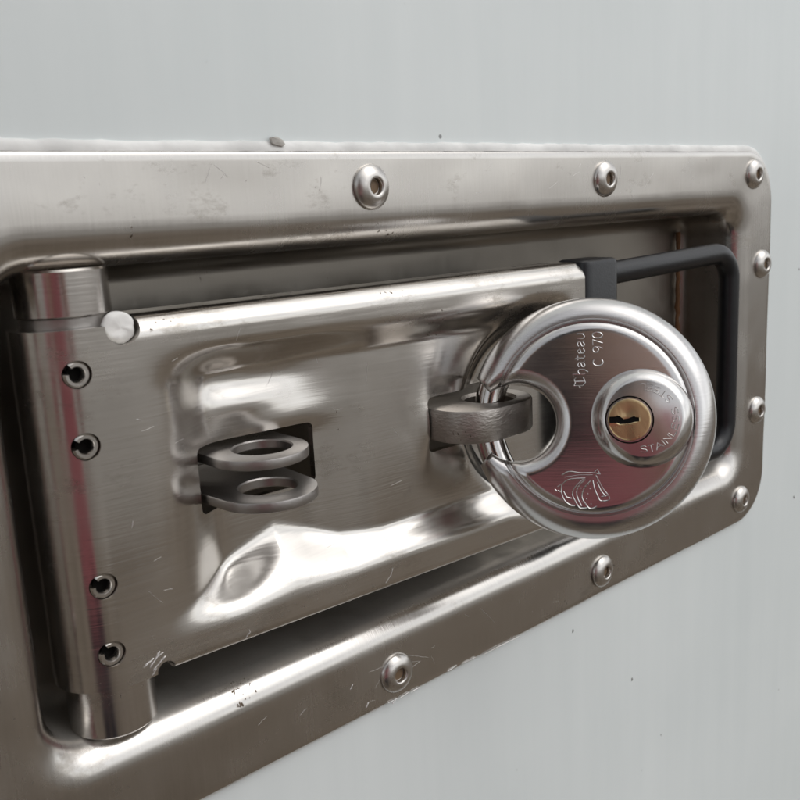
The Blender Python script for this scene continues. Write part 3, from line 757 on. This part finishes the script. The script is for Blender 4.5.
person = bpy.data.objects.new('person', None); COL.objects.link(person); person.location = feet
person['label'] = 'person in red shirt and added dark hooded top holding up a phone, mirrored in the steel'; person['category'] = 'person'
nodes = [(PP(0, 0, .96), (.15, .11)), (PP(0, 0, 1.10), (.145, .10)), (PP(0, .01, 1.25), (.16, .11)), (PP(0, 0, 1.38), (.15, .10)), (PP(0, .01, 1.47), (.06, .06)), (PP(0, .04, 1.55), (.055, .06)),
         (PP(0, .06, 1.62), (.075, .095)), (PP(0, .06, 1.70), (.075, .095)), (PP(0, .05, 1.76), (.045, .06))]
edges = [(i, i+1) for i in range(8)]
for s_ in (-1, 1):
    k = len(nodes)
    nodes += [(PP(.17*s_, 0, 1.40), .065), (PP(.24*s_, -.01, 1.25), .05), (PP(.27*s_, .02, 1.12), .044), (PP(.20*s_, .16, 1.19), .04), (PP(.085*s_, .33, 1.275), .028), (PP(.062*s_, .385, 1.33), (.022, .036))]
    edges += [(3, k), (k, k+1), (k+1, k+2), (k+2, k+3), (k+3, k+4), (k+4, k+5)]
    palm = k+5; wr = Vector((.055*s_, .40, 1.205))
    for j in range(4):                       # fingers wrap behind the phone
        z = 1.37-.019*j; L_ = (.9, 1, .95, .75)[j]; q = len(nodes)
        nodes += [(PP(.056*s_, .41, z), .0095), (PP(.048*s_, .436, z), .009), (PP((.048-.022*L_)*s_, .446, z+.002), .008), (PP((.048-.036*L_)*s_, .445, z+.004), .007)]
        edges += [(palm, q), (q, q+1), (q+1, q+2), (q+2, q+3)]
    q = len(nodes); nodes += [(PP(.052*s_, .395, 1.365), .011), (PP(.038*s_, .408, 1.38), .0095), (PP(.02*s_, .412, 1.39), .008)]; edges += [(palm, q), (q, q+1), (q+1, q+2)]
    k = len(nodes)
    nodes += [(PP(.09*s_, 0, .90), .095), (PP(.10*s_, .02, .52), .065), (PP(.10*s_, -.02, .28), .05), (PP(.10*s_, -.02, .09), .04), (PP(.11*s_, .10, .04), (.045, .036)), (PP(.115*s_, .17, .03), (.04, .028))]
    edges += [(0, k), (k, k+1), (k+1, k+2), (k+2, k+3), (k+3, k+4), (k+4, k+5)]
bmsh = skin_mesh('body', nodes, edges, 2, 0)
for k in ('shirt', 'trousers', 'skin', 'hair', 'added_cloth'): bmsh.materials.append(M[k])
for p in bmsh.polygons:
    c = p.center; f_ = c.dot(fw); s2 = abs(c.dot(rt))
    if c.z > 1.43 and f_ < .28: p.material_index = 4  # dark shoulders and head, added to darken the padlock's reflection
    elif f_ > .30 and c.z > 1.0: p.material_index = 2
    elif c.z < .97: p.material_index = 1
    if c.z < .075: p.material_index = 3
po = bpy.data.objects.new('body', bmsh); COL.objects.link(po); po.parent = person
def blob(name, c, rx, ry, rz, material, cutz=None, amp=0):
    bm = bmesh.new(); bmesh.ops.create_icosphere(bm, subdivisions=4, radius=1)
    for v in bm.verts:
        q = v.co*(1+amp*mnoise.noise(v.co*5)); v.co = (PP(c[0]+q.x*rx, c[1]+q.y*ry, c[2]+q.z*rz)-feet)
    me = bpy.data.meshes.new(name); bm.to_mesh(me); bm.free(); me.shade_smooth(); me.materials.append(M[material])
    o = bpy.data.objects.new(name, me); COL.objects.link(o); o.parent = person; return o
blob('face', (0, .085, 1.635), .066, .082, .095, 'skin')
blob('added_hood', (0, .02, 1.66), .118, .125, .15, 'added_cloth', amp=.05)  # unseen headwear added to darken the upper half of the padlock's reflection
blob('nose', (0, .165, 1.63), .014, .02, .024, 'skin')
for s_ in (-1, 1):
    blob('ear', (.088*s_, .055, 1.64), .012, .022, .034, 'skin'); blob('eye', (.032*s_, .142, 1.665), .013, .012, .010, 'hair')
blob('mouth', (0, .15, 1.585), .026, .012, .008, 'shirt')
# the phone in their hands, just behind the lens
ph = MB(); cz = to_world(2); cx_, cy_ = to_world(0), -to_world(1)
o_ = W(CAM)-cz*.007
def ph3(p, h):
    v = o_+cx_*(p[0]/1000)+cy_*(p[1]/1000)-cz*(h/1000); return (v.x*1000, v.y*1000, (v.z-CAM_H)*1000)
ph.add(*prism(rrect(-37, 37, -14, 140, 9, 6), ph3, 0, 8, 1.5))
phone = obj('phone', ph.v, ph.f, 'phone', None); phone['label'] = 'black phone held up by the mirrored person'; phone['category'] = 'phone'
